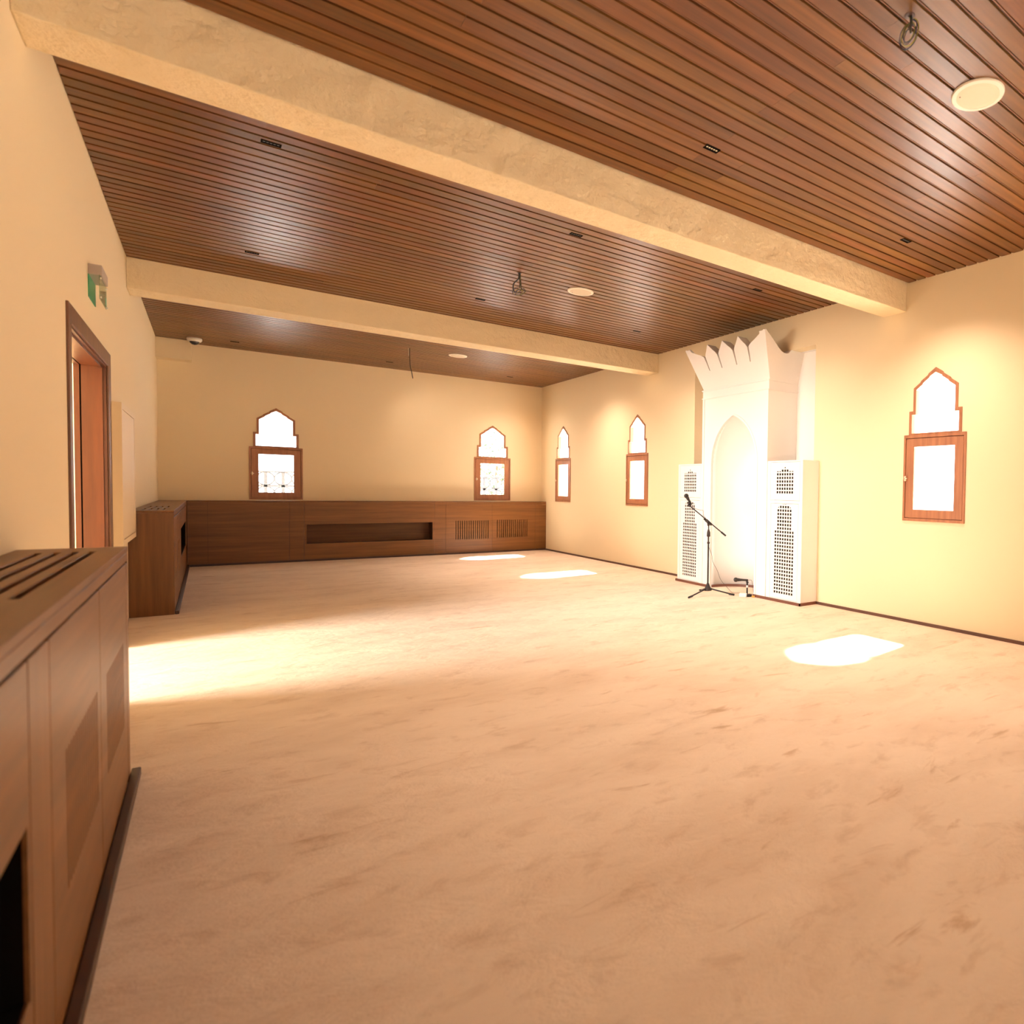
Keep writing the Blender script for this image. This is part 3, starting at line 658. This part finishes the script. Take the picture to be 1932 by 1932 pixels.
# dome camera
x, y = -0.133, 11.90; r = empty('dome_camera', (x, y, H)); tag(r, 'small white security dome camera under the ceiling in the back left corner', 'camera')
bm = bmesh.new(); lathe(bm, (x, y, H), (0, 0, -1), [(0, .080), (.030, .082), (.046, .072), (.052, .058)], 32); obj('housing', bm, SPK, r, smooth=True)
bm = bmesh.new(); lathe(bm, (x, y, H - .048), (0, 0, -1), [(0, .055), (.015, .052), (.03, .042), (.042, .025), (.048, .004)], 24); obj('dome', bm, DOME, r, smooth=True)
# hanging wire bundles
def bundle(cx, cy, ztop, zb, rad, lab, tilt):
    r = empty('hanging_wires', (cx, cy, H)); tag(r, lab, 'wires', 'loose wires hanging from the ceiling')
    bm = bmesh.new(); lathe(bm, (cx, cy, H + .004), (0, 0, -1), [(0, .022), (.005, .022), (.006, .018)], 20); obj('ceiling_hole', bm, W_DARK, r)
    ax = Vector((0.748, -0.664, 0))
    cols = [WBLUE, WYEL, WGRY, WBLUE, WYEL, WGRY]
    for k in range(6):
        zc = (ztop + zb) / 2 + random.uniform(-.008, .008); rz = (ztop - zb) / 2; rr = rad * (1 - .11 * k) ; ph = random.uniform(-.5, .5)
        n = Vector((ax.y, -ax.x, 0)) * random.uniform(-.015, .015)
        pts = [Vector((cx, cy, H)) + ax * .004 * (k - 2.5)]
        for j in range(11):
            t = PI / 2 + 2 * PI * (j / 10) * (1 if k % 2 else -1)
            pts.append(Vector((cx, cy, zc)) + ax * (rr * math.cos(t) + tilt * (-math.sin(t))) + Vector((0, 0, 1)) * rz * (1 - .07 * k) * math.sin(t) + n * (j / 3))
        bm = bmesh.new(); tube(bm, pts, .0019, n=6, k=5); obj('wire', bm, cols[k], r, smooth=True)
    bm = bmesh.new(); cyl(bm, (cx + .004, cy - .004, H), (cx + .004, cy - .004, ztop - .055 if ztop > 3.1 else ztop), .0045, n=8); obj('wire_stub', bm, WGRY, r, smooth=True)
    return r
bundle(2.206, 1.646, 3.196, 3.082, .036, 'coil of blue and yellow wires hanging through the near ceiling bay', -.012)
b2 = bundle(2.178, 5.998, 3.075, 3.008, .055, 'coil of wires hanging from the middle ceiling bay beside the speaker', -.02)
bm = bmesh.new(); tube(bm, [(2.175, 5.998, H), (2.172, 6.0, 3.16), (2.135, 6.013, 3.11), (2.130, 6.015, 3.06), (2.14, 6.01, 3.03)], .006, n=6); obj('wire', bm, WGRY, b2, smooth=True)
r = empty('hanging_cable', (2.2, 10.37, H)); tag(r, 'single dark cable hanging straight down from the far ceiling bay', 'cable')
bm = bmesh.new(); tube(bm, [(2.198, 10.37, H), (2.198, 10.37, 3.1), (2.204, 10.369, 2.96), (2.222, 10.366, 2.87), (2.237, 10.362, 2.78)], .0055, n=8); obj('wire', bm, MICB, r, smooth=True)
bm = bmesh.new(); cyl(bm, (2.182, 10.373, H), (2.184, 10.373, 3.10), .005, n=8); obj('wire_stub', bm, mat('wire_pale', (.45, .42, .36), .6), r, smooth=True)

# ------------------------------------------------------------------ exit sign on the left wall
sg = empty('exit_sign', (XL, 5.77, 2.5)); tag(sg, 'green emergency exit sign with a clear blade above the doorway', 'sign')
bm = bmesh.new(); box(bm, XL, XL + .060, 5.62, 5.92, 2.462, 2.525); bevel(obj('housing', bm, GREY, sg), .004, 2)
bm = bmesh.new(); box(bm, XL, XL + .004, 5.62, 5.93, 2.325, 2.462); obj('back_plate', bm, GREEN, sg)
bm = bmesh.new(); box(bm, XL + .048, XL + .052, 5.60, 5.93, 2.318, 2.462); bl = obj('clear_blade', bm, ACRYL, sg)
bm = bmesh.new(); x1 = XL + .0525
plateX(bm, [(5.86, 2.335), (5.91, 2.335), (5.91, 2.375), (5.885, 2.385), (5.86, 2.375)], [], x1, x1 + .001); obj('pictogram', bm, GREEN, bl)
for (yy, z) in ((5.62, 2.445), (5.91, 2.445), (5.62, 2.33), (5.915, 2.325)):
    bm = bmesh.new(); cyl(bm, (XL + .052, yy, z), (XL + .058, yy, z), .006, n=10); obj('screw', bm, SPK, bl)

# ------------------------------------------------------------------ outside the back windows: iron railing and trees
fy = 14.5
rail = empty('iron_railing', (2.9, fy, 0)); tag(rail, 'grey iron railing with interlaced circles seen through the back windows', 'railing')
bm = bmesh.new(); box(bm, -1.2, 6.3, fy - .02, fy + .02, 1.414, 1.440); box(bm, -1.2, 6.3, fy - .02, fy + .02, 1.152, 1.190); box(bm, -1.2, 6.3, fy - .02, fy + .02, .90, .93); obj('rail', bm, IRON, rail)
x = 0.766 - 8 * .2505
while x < 6.3:
    bm = bmesh.new(); box(bm, x - .025, x + .025, fy - .02, fy + .02, -0.3, 1.42); obj('post', bm, IRON, rail); x += .2505
bm = bmesh.new(); x = 0.766 - 8 * .2505
while x < 6.2:
    for zc, dz in ((1.302, .116), (1.043, .113)):
        for sx in (0, .2505):
            for s in (1, -1):
                cx = x + sx
                pts = []
                for j in range(9):
                    t = PI / 2 * (j / 8); rr = .125
                    px = cx + (rr * math.sin(t) if sx == 0 else -rr * math.sin(t)); pz = zc + s * (dz - dz * (1 - math.cos(t)) ) 
                    pts.append((px, fy, zc + s * dz * (math.cos(t))))
                tube(bm, pts, .0125, n=6, smooth=False)
    x += .2505
obj('scrollwork', bm, IRON, rail)
def tree(cx, cy, h, rad, n, lab, seed):
    rnd = random.Random(seed); r = empty('tree', (cx, cy, -0.3)); tag(r, lab, 'tree', 'trees beyond the railing')
    bm = bmesh.new(); cyl(bm, (cx, cy, -.3), (cx + .1, cy, h * .7), .09, .04, n=10)
    for k in range(7):
        a = rnd.uniform(0, 2 * PI); z = h * rnd.uniform(.35, .7); cyl(bm, (cx + .07, cy, z), (cx + math.cos(a) * rad * .7, cy + math.sin(a) * rad * .7, z + rad * .5), .03, .01, n=6)
    obj('trunk', bm, BARK, r)
    bm = bmesh.new()
    for k in range(n):
        while True:
            p = Vector((rnd.uniform(-1, 1), rnd.uniform(-1, 1), rnd.uniform(-1, 1)))
            if .3 < p.length < 1: break
        c = Vector((cx, cy, h * .62)) + Vector((p.x * rad, p.y * rad, p.z * h * .42))
        u = Vector((rnd.gauss(0, 1), rnd.gauss(0, 1), rnd.gauss(0, 1))).normalized(); w = u.orthogonal().normalized(); s = rnd.uniform(.035, .07)
        bm.faces.new([bm.verts.new(c + q) for q in (-u * s, w * s * .4, u * s, -w * s * .4)])
    obj('crown', bm, LEAF, r, recalc=False)
tree(5.3, 16.3, 2.5, 1.0, 2600, 'bushy green tree seen through the right back window', 3)
